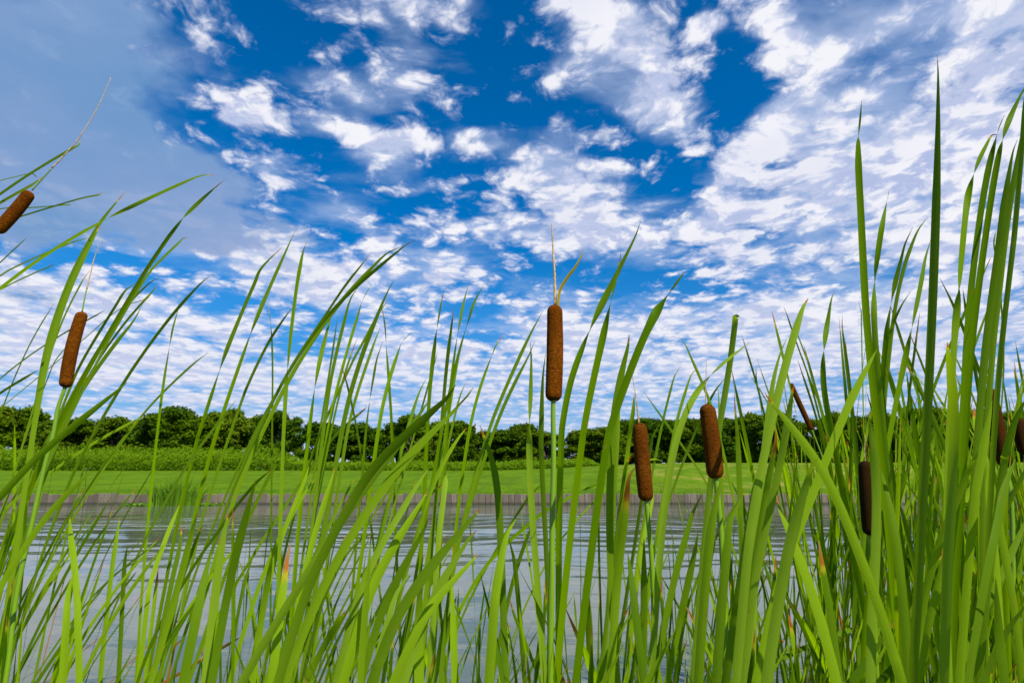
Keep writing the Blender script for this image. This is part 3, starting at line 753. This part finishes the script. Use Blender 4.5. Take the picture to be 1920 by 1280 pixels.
36 o C 1090,320 1080,450 1040,650 990,850 950,1000 920,1280
60 bP C 1375,240 1350,360 1320,530 1290,700 1270,850 1250,1100
70 y C 1270,505 1240,600 1200,750 1150,950 1100,1280
60 g C 1536,60 1470,300 1400,520 1370,700 1320,900 1270,1280
20 o C 820,115 760,180 700,250 640,330* 560,430 480,560 400,700 300,870 180,1060 80,1280
14 g C 980,415 860,500 750,570 640,650 540,750 420,880 300,1050 200,1260
14 g C 860,530 700,620 560,740 470,850 350,1050 260,1280
16 g C 820,610 720,740 620,850 500,980 400,1220
8 D C 430,570 390,650 350,790 300,970 240,1220 225,1280
16 O C 1150,605 1110,700 1060,850 1000,1100
22 D C 1440,1005 1390,1035 1300,1080 1200,1140 1000,1275 900,1330
14 D C 1100,1010 1050,1060 1030,1130 1010,1250
50 yL C 555,5 450,100 350,180 250,270 150,420 60,600 0,680 -100,900
"""
# heads: top px, bottom px, width px, stalk points (px), spike points (px, upward), spike tan from fraction, distance
HEADS = [
 dict(id='centre', top=(1040, 571), bot=(1037.5, 753), w=32, stalk=[(1037, 780), (1038, 860), (1036, 960), (1034, 1100), (1032, 1280)], spike=[(1041, 572), (1040, 520), (1037, 470), (1034.5, 418)], sw=6.5, green=0.0, sd=.86),
 dict(id='left', top=(155, 584), bot=(122, 727), w=22, stalk=[(119, 735), (108, 767), (99, 817), (82, 880), (60, 980), (30, 1120), (10, 1280)], spike=[(154, 584), (161, 549), (170, 512), (178, 480), (193, 447)], sw=3.2, green=.27, sd=1.02),
 dict(id='upper left', top=(58, 359), bot=(-8, 436), w=24, stalk=[(-18, 450), (-60, 510), (-120, 640), (-160, 820), (-180, 1280)], spike=[(60, 357), (94, 319), (125, 286), (150, 256), (184, 200), (208, 146)], sw=3.4, green=.2, sd=1.0),
 dict(id='right of centre', top=(1199, 792), bot=(1212, 940), w=28, stalk=[(1214, 960), (1222, 1050), (1226, 1150), (1226, 1280)], spike=[(1198, 793), (1195, 765), (1190, 730), (1180, 671)], sw=3.2, green=0, sd=.95),
 dict(id='right', top=(1325, 757), bot=(1342, 898), w=31, stalk=[(1344, 915), (1352, 1000), (1358, 1120), (1362, 1280)], spike=[(1324, 759), (1323, 730), (1325, 676)], sw=2.6, green=0, sd=.90),
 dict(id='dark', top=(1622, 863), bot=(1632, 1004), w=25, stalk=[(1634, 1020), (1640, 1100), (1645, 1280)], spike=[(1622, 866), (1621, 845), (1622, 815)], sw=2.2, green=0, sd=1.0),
 dict(id='far', top=(1482, 718), bot=(1522, 806), w=9.5, stalk=[(1526, 815), (1545, 870), (1560, 960), (1570, 1280)], spike=[(1481, 717), (1474, 690), (1462, 650)], sw=1.5, green=0, sd=2.2),
 dict(id='behind blades', top=(1853, 727), bot=(1886, 876), w=24, stalk=[(1889, 890), (1898, 980), (1905, 1280)], spike=[(1853, 728), (1850, 700), (1846, 665)], sw=2.2, green=0, sd=1.25),
 dict(id='edge', top=(1907, 782), bot=(1922, 852), w=21, stalk=[(1924, 862), (1932, 950), (1940, 1280)], spike=[(1906, 783), (1902, 765), (1893, 735)], sw=2, green=0, sd=1.35),
]
#@END@
def parse():
    out = []
    for ln in LEAVES.strip().splitlines():
        tk = ln.split(); Wz = float(tk[0]); fl = tk[1]; reg = None; pts = []; pin = []; scale = None
        for t in tk[2:]:
            if t in REG:
                reg = REG[t]; scale = scale or reg[2]; continue
            st = t.endswith('*'); a, b = t.rstrip('*').split(',')
            if st: pin.append(len(pts))
            q = (reg[0] + float(a) / reg[2], reg[1] + float(b) / reg[2])
            if len(pts) > 3 and q[1] < pts[-1][1] + 8 and 'F' not in fl: 
                continue
            pts.append(q)
        out.append(dict(w=Wz / scale, fl=fl, pts=pts, pin=pin))
    return out
def relax(pts, it=4):
    pts = [list(q) for q in pts]
    for _ in range(it):
        for i in range(2, len(pts) - 1):
            a, q, c = pts[i - 1], pts[i], pts[i + 1]
            l1 = math.hypot(q[0] - a[0], q[1] - a[1]); l2 = math.hypot(q[0] - c[0], q[1] - c[1]); t = l1 / max(1e-6, l1 + l2)
            for k in (0, 1): q[k] = .45 * q[k] + .55 * (a[k] + (c[k] - a[k]) * t)
    return [tuple(q) for q in pts]
blades = parse()
for b in blades:
    if os.environ.get('DUMP'):
        for i in range(2, len(b['pts']) - 1):
            a, q, c = b['pts'][i - 1:i + 2]; t1 = math.atan2(q[1] - a[1], q[0] - a[0]); t2 = math.atan2(c[1] - q[1], c[0] - q[0])
            dd = abs((t2 - t1 + math.pi) % (2 * math.pi) - math.pi)
            if dd > .45: print('KINK', b['fl'], [int(v) for v in b['pts'][0]], i, round(dd, 2), [tuple(int(v) for v in z) for z in (a, q, c)])
    b['pts'] = relax(b['pts'])
rgL = random.Random(77)
for b in blades:
    if b['w'] < 15 and b['pts'][0][0] < 720 and b['pts'][0][1] < 720: b['w'] *= .84
    rw = .0118 * rgL.uniform(.92, 1.12)
    b['w'] *= .86 * (.86 if b['w'] > 17 and b['pts'][0][0] > 1420 else 1)
    if b['w'] > 18: rw *= 1.08
    if b['w'] < 7: rw = .0092 * rgL.uniform(.9, 1.1)
    if b['w'] < 4: rw = .006
    d = rw * FPX / b['w']
    d = max(.58, min(2.4, d)); b['d'] = d; b['rw'] = b['w'] * d / FPX / ray(960, min(1100, sum(q[1] for q in b['pts']) / len(b['pts']))).y
    b['rw'] /= math.sqrt(1 + ((sum(q[0] for q in b['pts']) / len(b['pts']) - 960) / FPX) ** 2) ** (1.0 if abs(b['pts'][0][0] - b['pts'][-1][0]) < 260 else .6)
    x1, y1 = b['pts'][-1]; x0, y0 = b['pts'][-2]
    P1 = at(x1, y1, d); P0 = at(x0, y0, d)
    m_ = (P0.x - P1.x) / max(.02, P0.z - P1.z); m_ = max(-.9, min(.9, m_))
    b['bx'] = P1.x - m_ * max(0, P1.z) * .45; b['P1'] = P1
# gather blades into plants
plants = []
for h in HEADS:
    d = h['sd']; P = at(*h['stalk'][-1], d)
    plants.append(dict(x=P.x, d=d, leaves=[], head=h))
def cost(p, b): return math.hypot((p['x'] - b['bx']) / .10, (p['d'] - b['d']) / (.16 * b['d'] + .06))
for b in sorted(blades, key=lambda q: (round(q['d'] * 3), q['bx'])):
    best = min([p for p in plants if len(p['leaves']) < (6 if p.get('head') else 7)] or [None], key=lambda p: cost(p, b) if p else 9)
    if best and cost(best, b) < (1.25 if not best.get('head') else 1.0):
        best['leaves'].append(b); n = len(best['leaves'])
        if not best.get('head'):
            best['x'] += (b['bx'] - best['x']) / n; best['d'] += (b['d'] - best['d']) / n
    else:
        plants.append(dict(x=b['bx'], d=b['d'], leaves=[b], head=None))

for p in [q for q in plants if len(q['leaves']) <= 1 and not q.get('head')]:
    if len(p['leaves']) != 1: continue
    b = p['leaves'][0]; best = min([q for q in plants if q is not p and 0 < len(q['leaves']) < 9 or q.get('head') and q['head']['id'] in ('left', 'edge')], key=lambda q: cost(q, b) / max(1, b['d']))
    if cost(best, b) / max(1, b['d']) < 2.4: best['leaves'].append(b); plants.remove(p)

def ground_z(x, y): return max(-.12, bank_z(x, y))
TIP = {'g': (.0, .0), 'y': (.012, 0), 'o': (.030, 0), 'O': (.075, 0), 'b': (.055, 0), 'w': (.04, 0), 'D': (.5, .8)}
def build_blade(b, plant, root, origin, rg):
    P = []; n = len(b['pts']); d = b['d']
    base = Vector((plant['x'] + rg.uniform(-.016, .016), plant['d'] + rg.uniform(-.016, .016), origin.z - .02))
    lean = rg.uniform(-.10, .10)                       # tops nod a little towards or away from the viewer
    for i, (x, y) in enumerate(b['pts']):
        t = 1 - i / max(1, n - 1)
        P.append(at(x, y, d * (1 + lean * t * t)))
    last, prev = P[-1], P[-2]
    tan = (last - prev).normalized(); L = (base - last).length
    if b['fl'][0] != 'D' and 'F' not in b['fl'] and last.z > origin.z + .03:
        for k in (1, 2, 3, 4, 5, 6):
            t = k / 6; h00 = 2 * t ** 3 - 3 * t * t + 1; h10 = t ** 3 - 2 * t * t + t; h01 = -2 * t ** 3 + 3 * t * t; h11 = t ** 3 - t * t
            P.append(last * h00 + tan * L * h10 + base * h01 + Vector((0, 0, -1)) * L * h11)
    elif 'F' in b['fl'] or b['fl'][0] == 'D':
        for k in (1, 2, 3, 4):
            t = k / 4; h00 = 2 * t ** 3 - 3 * t * t + 1; h10 = t ** 3 - 2 * t * t + t; h01 = -2 * t ** 3 + 3 * t * t; h11 = t ** 3 - t * t
            P.append(last * h00 + tan * L * h10 + base * h01 + Vector((0, 0, -1)) * L * h11)
    SEG = 5; sp = catmull(P, SEG)
    tl, db = TIP[b['fl'][0]]
    tone = .85 if 'L' in b['fl'] else (.28 if 'N' not in b['fl'] else 0.0)  # L: blades seen in sun get that brightness painted in as tone
    th0 = rg.uniform(-.75, .75)
    tone = max(0, tone + rg.uniform(-.15, .15))
    if 'P' in b['fl']: tone = -rg.uniform(.6, 1.0)
    taper = b['rw'] * ((6.5 if b['w'] > 13 and b['pts'][0][1] > 450 else 11 if b['w'] > 13 else 13) if b['pts'][0][1] < 760 and 'L' not in b['fl'] else 7.5)
    if 'N' in b['fl']: taper = b['rw'] * 24
    if 'T' in b['fl']: taper = b['rw'] * 1.6
    o = ribbon('leaf', sp, [q * SEG for q in b['pin']], min(b['rw'] / abs(math.cos(th0)), b['rw'] * 1.15), root, origin, taper, tl * rg.uniform(.7, 1.3) * (.35 if b['w'] > 13 and b['fl'][0] not in 'OD' else 1), tone, th0, SEG, rg, drybase=db)
    if b['fl'][0] == 'D': o['label'] = 'dead orange brown leaf'
    return o

def px_path(pts, d, d2=None):
    return [at(x, y, d + ((d2 - d) * i / (len(pts) - 1) if d2 else 0)) for i, (x, y) in enumerate(pts)]
def build_head(h, root, origin, plant, rg):
    d = h['sd']; top = at(*h['top'], d); bot = at(*h['bot'], d); r = h['w'] * .5 * d / FPX
    axis = bot - top; L = axis.length; ax = axis.normalized(); u = ax.orthogonal().normalized(); v = ax.cross(u)
    N, S = 64, 40; vs, dry, uv = [], [], []
    bow = rg.uniform(-.05, .05) * r * 6
    for i in range(N + 1):
        t = i / N; s = t * L
        e = min(s, L - s); cap = r * .95
        rad = r * math.sqrt(max(0.0006, 1 - (1 - min(1, e / cap)) ** 2.2)) * (.93 + .07 * math.sin(math.pi * t)) * (1 + .05 * (t - .4))
        for k in range(S):
            a = 2 * math.pi * k / S; dv = u * math.cos(a) + v * math.sin(a)
            lum = 1 + .014 * noise.noise(Vector((dv.x * 2.2, dv.y * 2.2, s * 45))) + .014 * noise.noise(Vector((dv.x * 7, dv.y * 7, s * 260)))
            vs.append(top + ax * s + u * (bow * math.sin(math.pi * t)) + dv * rad * lum - origin)
            dry.append(smoothstep(L - .010, L - .002, s + .004 * noise.noise(Vector((a * 2, 3, 1)))) * .8 if h['id'] in ('centre', 'left', 'upper left') else {'dark': .93, 'edge': .8, 'behind blades': .65, 'far': .45}.get(h['id'], .22)); uv.append((k / S, s))  # even tint per head: shade on the right-hand heads is painted in
    fs = [(i * S + k, i * S + (k + 1) % S, (i + 1) * S + (k + 1) % S, (i + 1) * S + k) for i in range(N) for k in range(S)]
    fs.append(tuple(range(S))[::-1]); fs.append(tuple(N * S + k for k in range(S)))
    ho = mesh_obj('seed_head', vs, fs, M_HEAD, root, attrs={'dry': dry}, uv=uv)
    # spike above the head
    sp = catmull(px_path(h['spike'], d), 10); n = len(sp); sr = h['sw'] * .5 * d / FPX
    rads, path = [], []
    for i, p in enumerate(sp):
        t = i / (n - 1); rads.append(max(.0004, sr * (1 - .72 * t) * (1 + (.22 if t > h['green'] else 0) * noise.noise(Vector((i * 1.7, r * 99, 0)))))); path.append(p - origin)
    v_, f_ = tube(path, rads, 10)
    if h['green'] > 0:
        k = int(n * h['green']) + 1
        v1, f1 = tube(path[:k + 1], [x * .85 for x in rads[:k + 1]], 10); mesh_obj('spike_stem', v1, f1, M_STALK, ho, attrs={'dry': [0.0] * len(v1)})
        v_, f_ = tube(path[k:], rads[k:], 10)
    mesh_obj('pollen_spike', v_, f_, M_SPIKE, ho)
    # stalk below the head
    base = Vector((plant['x'], plant['d'], origin.z - .02)); P = [bot - ax * r * .4] + px_path(h['stalk'], d)
    last = P[-1]; P += [last.lerp(base, .33), last.lerp(base, .66), base]
    sp = [q - origin for q in catmull(P, 6)]; srr = max(.0016, r * .27)
    v2, f2 = tube(sp, [srr * (1 + .5 * i / len(sp)) for i in range(len(sp))], 12)
    mesh_obj('stalk', v2, f2, M_STALK, root, attrs={'dry': [0.0] * len(v2)})
    # ragged collar where stalk meets head
    cv, cf = [], []
    for k in range(9):
        a = 2 * math.pi * k / 9 + rg.uniform(-.2, .2); dv = u * math.cos(a) + v * math.sin(a); s2 = v * math.cos(a) - u * math.sin(a)
        b0 = bot + ax * r * .05; kk = len(cv)
        cv += [b0 + dv * srr * .7 - s2 * r * .14 - origin, b0 + dv * srr * .7 + s2 * r * .14 - origin, b0 + dv * r * rg.uniform(.6, .85) - ax * r * rg.uniform(.25, .6) - origin]
        cf.append((kk, kk + 1, kk + 2))
    mesh_obj('collar', cv, cf, M_STALK, ho, attrs={'dry': [.1] * len(cv)})
    return ho

HEAD_LABEL = {
 'centre': 'tall cattail with large upright brown seed head in the middle, small leaf beside its spike',
 'left': 'cattail at left whose slim orange brown head leans right, thin pale spike above it',
 'upper left': 'cattail bent over the top left edge with its brown head cut by the frame',
 'right of centre': 'cattail with drooping dark brown head reaching down to the far wall, thin bent spike',
 'right': 'cattail with stout brown head above the lawn at right, beside a broad curled leaf',
 'dark': 'cattail with a nearly black shade-tinted head half hidden by a pale upright blade',
 'far': 'small distant cattail with a slim tilted brown head against the tree line at right',
 'behind blades': 'cattail whose long brown head shows in slivers behind the tall blades at far right',
 'edge': 'cattail with a dark head cut off by the right edge of the picture'}
BLADES = []
rgP = random.Random(3)
for p in plants:
    gz = ground_z(p['x'], p['d']); org = Vector((p['x'], p['d'], gz))
    root = empty('cattail_plant', org); p['root'] = root
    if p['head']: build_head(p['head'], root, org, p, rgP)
    for b in p['leaves']: build_blade(b, p, root, org, rgP)
    if p['head'] and p['head']['id'] == 'centre':       # small bract leaf beside the spike
        d = p['head']['sd'] - .004
        pts = [at(x, y, d) for x, y in [(1092, 464), (1090, 480), (1078, 502), (1062, 523), (1050, 545), (1046, 572)]]
        o = ribbon('bract', catmull(pts, 5), [], .0070, root, org, .05, .0, .2, .75, 5, rgP, drybase=.46)
        o['label'] = 'small curved leaf with a brown edge'

# labels from what a viewer sees: where the tallest tip is, how the blades look
MARKS = [(40, 'under the upper left head'), (140, 'near the slim left head'), (330, 'before the reed tuft'), (500, 'left of the long arching blades'),
         (640, 'below the arching blades'), (760, 'under the widest slanting leaves'), (880, 'before the sky gap'), (1035, 'at the central brown head'), (1120, 'just right of the central head'),
         (1205, 'at the drooping head'), (1330, 'at the stout right head'), (1440, 'by the long red-tipped leaf'), (1540, 'behind the crossing leaves'), (1625, 'at the nearly black head'),
         (1755, 'at the tallest near blade'), (1850, 'right of the tallest near blade'), (1930, 'at the right edge')]
used = {}
def describe(p):
    tips = [b['pts'][0] for b in p['leaves']]; t = min(tips, key=lambda q: q[1]); lead = [b for b in p['leaves'] if b['pts'][0] == t][0]
    mk = min(MARKS, key=lambda q: abs(q[0] - t[0]))[1]
    hgt = 'very tall' if t[1] < 330 else 'tall' if t[1] < 560 else 'mid-height' if t[1] < 770 else 'low' if t[1] < 960 else 'short'
    wd = 'broad' if lead['w'] > 17 else 'narrow' if lead['w'] < 7.5 else ''
    tip = {'g': 'green', 'y': 'yellow', 'o': 'orange', 'O': 'withered orange', 'b': 'reddish brown', 'w': 'bleached', 'D': 'dead'}[lead['fl'][0]]
    n = len(p['leaves'])
    nn = ['', 'one', 'two', 'three', 'four', 'five', 'six', 'seven', 'eight', 'nine'][n]
    return ' '.join(x for x in (hgt, wd, '%s-blade cattail,' % nn, tip, 'tip,', mk) if x)
for p in plants:
    if p['head']: lab = HEAD_LABEL[p['head']['id']]
    else: lab = describe(p)
    if lab in used: p['dup'] = True
    used.setdefault(lab, []).append(p)
for lab, ps in used.items():
    if len(ps) > 1:
        ps.sort(key=lambda p: min(b['pts'][0][0] for b in p['leaves']))
        names = {2: ['left one of two', 'right one of two'], 3: ['leftmost of three', 'middle of three', 'rightmost of three']}.get(len(ps)) or ['%s from left of %d' % (ORD[i], len(ps)) for i in range(len(ps))]
        for p, nm in zip(ps, names): tag(p['root'], lab + ', ' + nm, 'cattail', 'cattails at the near edge of the pond')
    else: tag(ps[0]['root'], lab, 'cattail', 'cattails at the near edge of the pond')

# ------------------------------------------------------------------ cattails further out in the stand
def stand_plant(seed, hgt, nl, wid, lean_bias):
    rg = random.Random(seed); root = empty('cattail_plant')
    for i in range(nl):
        a = rg.uniform(0, 2 * math.pi); H = hgt * rg.uniform(.62, 1.05); out = rg.uniform(.04, .20) * H; bend = rg.uniform(0, .16) * H
        dx, dy = math.cos(a), math.sin(a) * .7; ex = lean_bias * H
        P = []
        for k in range(8):
            t = 1 - k / 7
            P.append(Vector((dx * (out * t + bend * t ** 3) + ex * t * t + .012 * dx, dy * (out * t + bend * t ** 3) + .012 * dy, -.1 + (H + .1) * (t - .08 * t ** 4 * (bend > .1 * H)))))
        pin = [rg.choice((8, 13, 18, 22))] if rg.random() < .6 else []
        fl = rg.choice('gggyyoobwO'); tl = TIP[fl][0]; db = 0.0
        if i == 4 and seed % 2: db = .8; P = [Vector((q.x * 1.3, q.y * 1.3, q.z * .6)) for q in P]
        ribbon('leaf', catmull(P, 5), pin, wid * rg.uniform(.75, 1.15), root, Vector(), wid * 9, tl, max(0, rg.uniform(-.3, .95)), rg.uniform(-1.2, 1.2), 5, rg, view=Vector((math.cos(a + rg.uniform(-1, 1)), math.sin(a + 1.3), 0)).normalized(), drybase=db)
    return root
def copy_tree(o, parent=None):
    c = o.copy(); COL.objects.link(c)
    if parent: c.parent = parent
    for ch in o.children: copy_tree(ch, c)
    return c
protos = {}
def stand(px, d, hgt, kind, label, group, rg):
    key = kind
    if key not in protos:
        o = stand_plant(500 + kind * 7, 1.5, 5, .0095, .06 + .05 * (kind % 3)); protos[key] = o
    else: o = copy_tree(protos[key])
    x = (px - 960) / FPX * d / math.cos(PITCH)
    o.location = (x, d, ground_z(x, d) - (.0 if d < 2 else .0)); s = hgt / 1.5; o.scale = (s, s, s); o.rotation_euler = (0, 0, rg.uniform(-.5, .5))
    tag(o, label, 'cattail', group)
rgS = random.Random(21)
def stand_broad(px, d, ytop, label, group):
    kind = 20 + rgS.randrange(6)
    if kind not in protos:
        protos[kind] = o = stand_plant(900 + kind, 1.2, 5, .0125, .05 + .04 * (kind % 3))
    else: o = copy_tree(protos[kind])
    x = (px - 960) / FPX * d / math.cos(PITCH); h = height_for(ytop, d); s_ = h / 1.2
    o.location = (x, d, ground_z(x, d)); o.scale = (1 + (s_ - 1) * .4, 1 + (s_ - 1) * .4, s_); o.rotation_euler = (0, 0, rgS.uniform(-.6, .6))
    tag(o, label, 'cattail', group)
kinds = list(range(10))
def height_for(py, d): return at(960, py, d).z
for i in range(22):
    px = rgS.uniform(990, 1480); sec = 'between central head and drooping head' if px < 1205 else 'between drooping head and stout right head' if px < 1335 else 'between stout right head and crossing leaves'
    stand_broad(px, rgS.uniform(.8, 1.35), rgS.uniform(780, 1040), 'bright broad-leaved low cattail ' + sec, 'broad cattails ' + sec)
for i in range(20):
    px = rgS.uniform(400, 960); sec = 'below the arching blades' if px < 660 else 'below the widest slanting leaves'
    stand_broad(px, rgS.uniform(.85, 1.4), rgS.uniform(860, 1080), 'bright broad-leaved low cattail ' + sec, 'broad cattails ' + sec)
for i in range(20):
    px = rgS.uniform(1500, 1960); sec = 'around the nearly black head' if px < 1720 else 'at the foot of the tall right blades'
    stand_broad(px, rgS.uniform(.9, 1.6), rgS.uniform(660, 950), 'bright broad-leaved cattail ' + sec, 'broad cattails ' + sec)
# dense thicket on the right
for i in range(96):
    px = 1470 + 480 * rgS.random() ** .9; d = rgS.uniform(1.25, 2.7)
    sec = 'behind the crossing leaves' if px < 1610 else 'between the nearly black head and tallest near blade' if px < 1745 else 'right of the tallest near blade'
    stand(px, d, height_for(rgS.uniform(480, 710), d), rgS.choice(kinds), 'slender cattail in the crowded thin thicket ' + sec, 'cattail thicket ' + sec, rgS)
for i in range(44):
    px = rgS.uniform(1000, 1500); d = rgS.uniform(1.0, 2.6)
    sec = 'between the central and stout right heads' if px < 1330 else 'right of the stout brown head'
    stand(px, d, height_for(rgS.uniform(790, 980), d), rgS.choice(kinds), 'low slender cattail ' + sec, 'low cattails ' + sec, rgS)
for i in range(18):
    px = rgS.uniform(-60, 230); d = rgS.uniform(1.0, 2.4)
    stand(px, d, height_for(rgS.uniform(600, 850), d), rgS.choice(kinds), 'slender cattail crowded at the left edge below the orange brown head', 'cattails crowding the left edge', rgS)
for i in range(26):
    px = rgS.uniform(440, 930); d = rgS.uniform(.95, 2.4)
    sec = 'under the arching blades' if px < 680 else 'behind the widest slanting leaves'
    stand(px, d, height_for(rgS.uniform(840, 1000), d), rgS.choice(kinds), 'thin low cattail ' + sec + ', left of centre', 'low cattails ' + sec, rgS)

# ------------------------------------------------------------------ reed tuft and floating plants at the far wall
def reed_tuft():
    rg = random.Random(4); c = at(328, 946, SHORE - .45); c.z = 0
    vs, fs, tn = [], [], []
    for i in range(420):
        a = rg.uniform(0, 6.28); h = rg.uniform(.35, 1.0) ; o = rg.uniform(.05, .55) * h; r0 = rg.uniform(0, .5)
        b = Vector((math.cos(a) * r0 * 1.5, math.sin(a) * r0 * .6, -.05)); wd = rg.uniform(.010, .020)
        t = rg.random(); dx = Vector((math.cos(a) * o * 1.1, math.sin(a) * o * .5, 0)); sd_ = Vector((rg.uniform(.6, 1), rg.uniform(-.6, .6), 0)).normalized()
        k = len(vs)
        for j in range(6):
            u = j / 5; p = b + dx * u ** 1.8 + Vector((0, 0, h * (u - .22 * u ** 3 * (o > .3 * h))))
            ww = wd * (1 - u ** 2.5) + .001; vs += [p - sd_ * ww, p + sd_ * ww]; tn += [t, t]
        for j in range(5): fs.append((k + 2 * j, k + 2 * j + 1, k + 2 * j + 3, k + 2 * j + 2))
    e = empty('reed_tuft', c)
    mesh_obj('blades', vs, fs, M_GRASS, e, attrs={'tone': tn})
    tag(e, 'bushy tuft of bright green reeds in the water against the far wall', 'reeds')
    pts = []
    for (px0, px1) in ((236, 284), (368, 412)):
        cx = at((px0 + px1) / 2, 946, SHORE - .35); hw = (px1 - px0) / 2 / FPX * SHORE
        for i in range(420):
            pts.append((Vector((cx.x + rg.gauss(0, hw * .5), SHORE - .35 + rg.gauss(0, .10), .012 + abs(rg.gauss(0, .02)))), Vector((0, 0, 2.5)), rg.random()))
    v_, f_, t_ = leaf_cards(pts, .05, seed=12)
    tag(mesh_obj('floating_leaves', v_, f_, M_FLOAT, attrs={'tone': t_}), 'thin mats of small floating leaves at the wall beside the reed tuft', 'water plants', kind='stuff')
reed_tuft()
if os.environ.get('DUMP'):
    for p in plants: print('PLANT', p['root'].name, round(p['x'], 2), round(p['d'], 2), len(p['leaves']), '|', p['root']['label'])
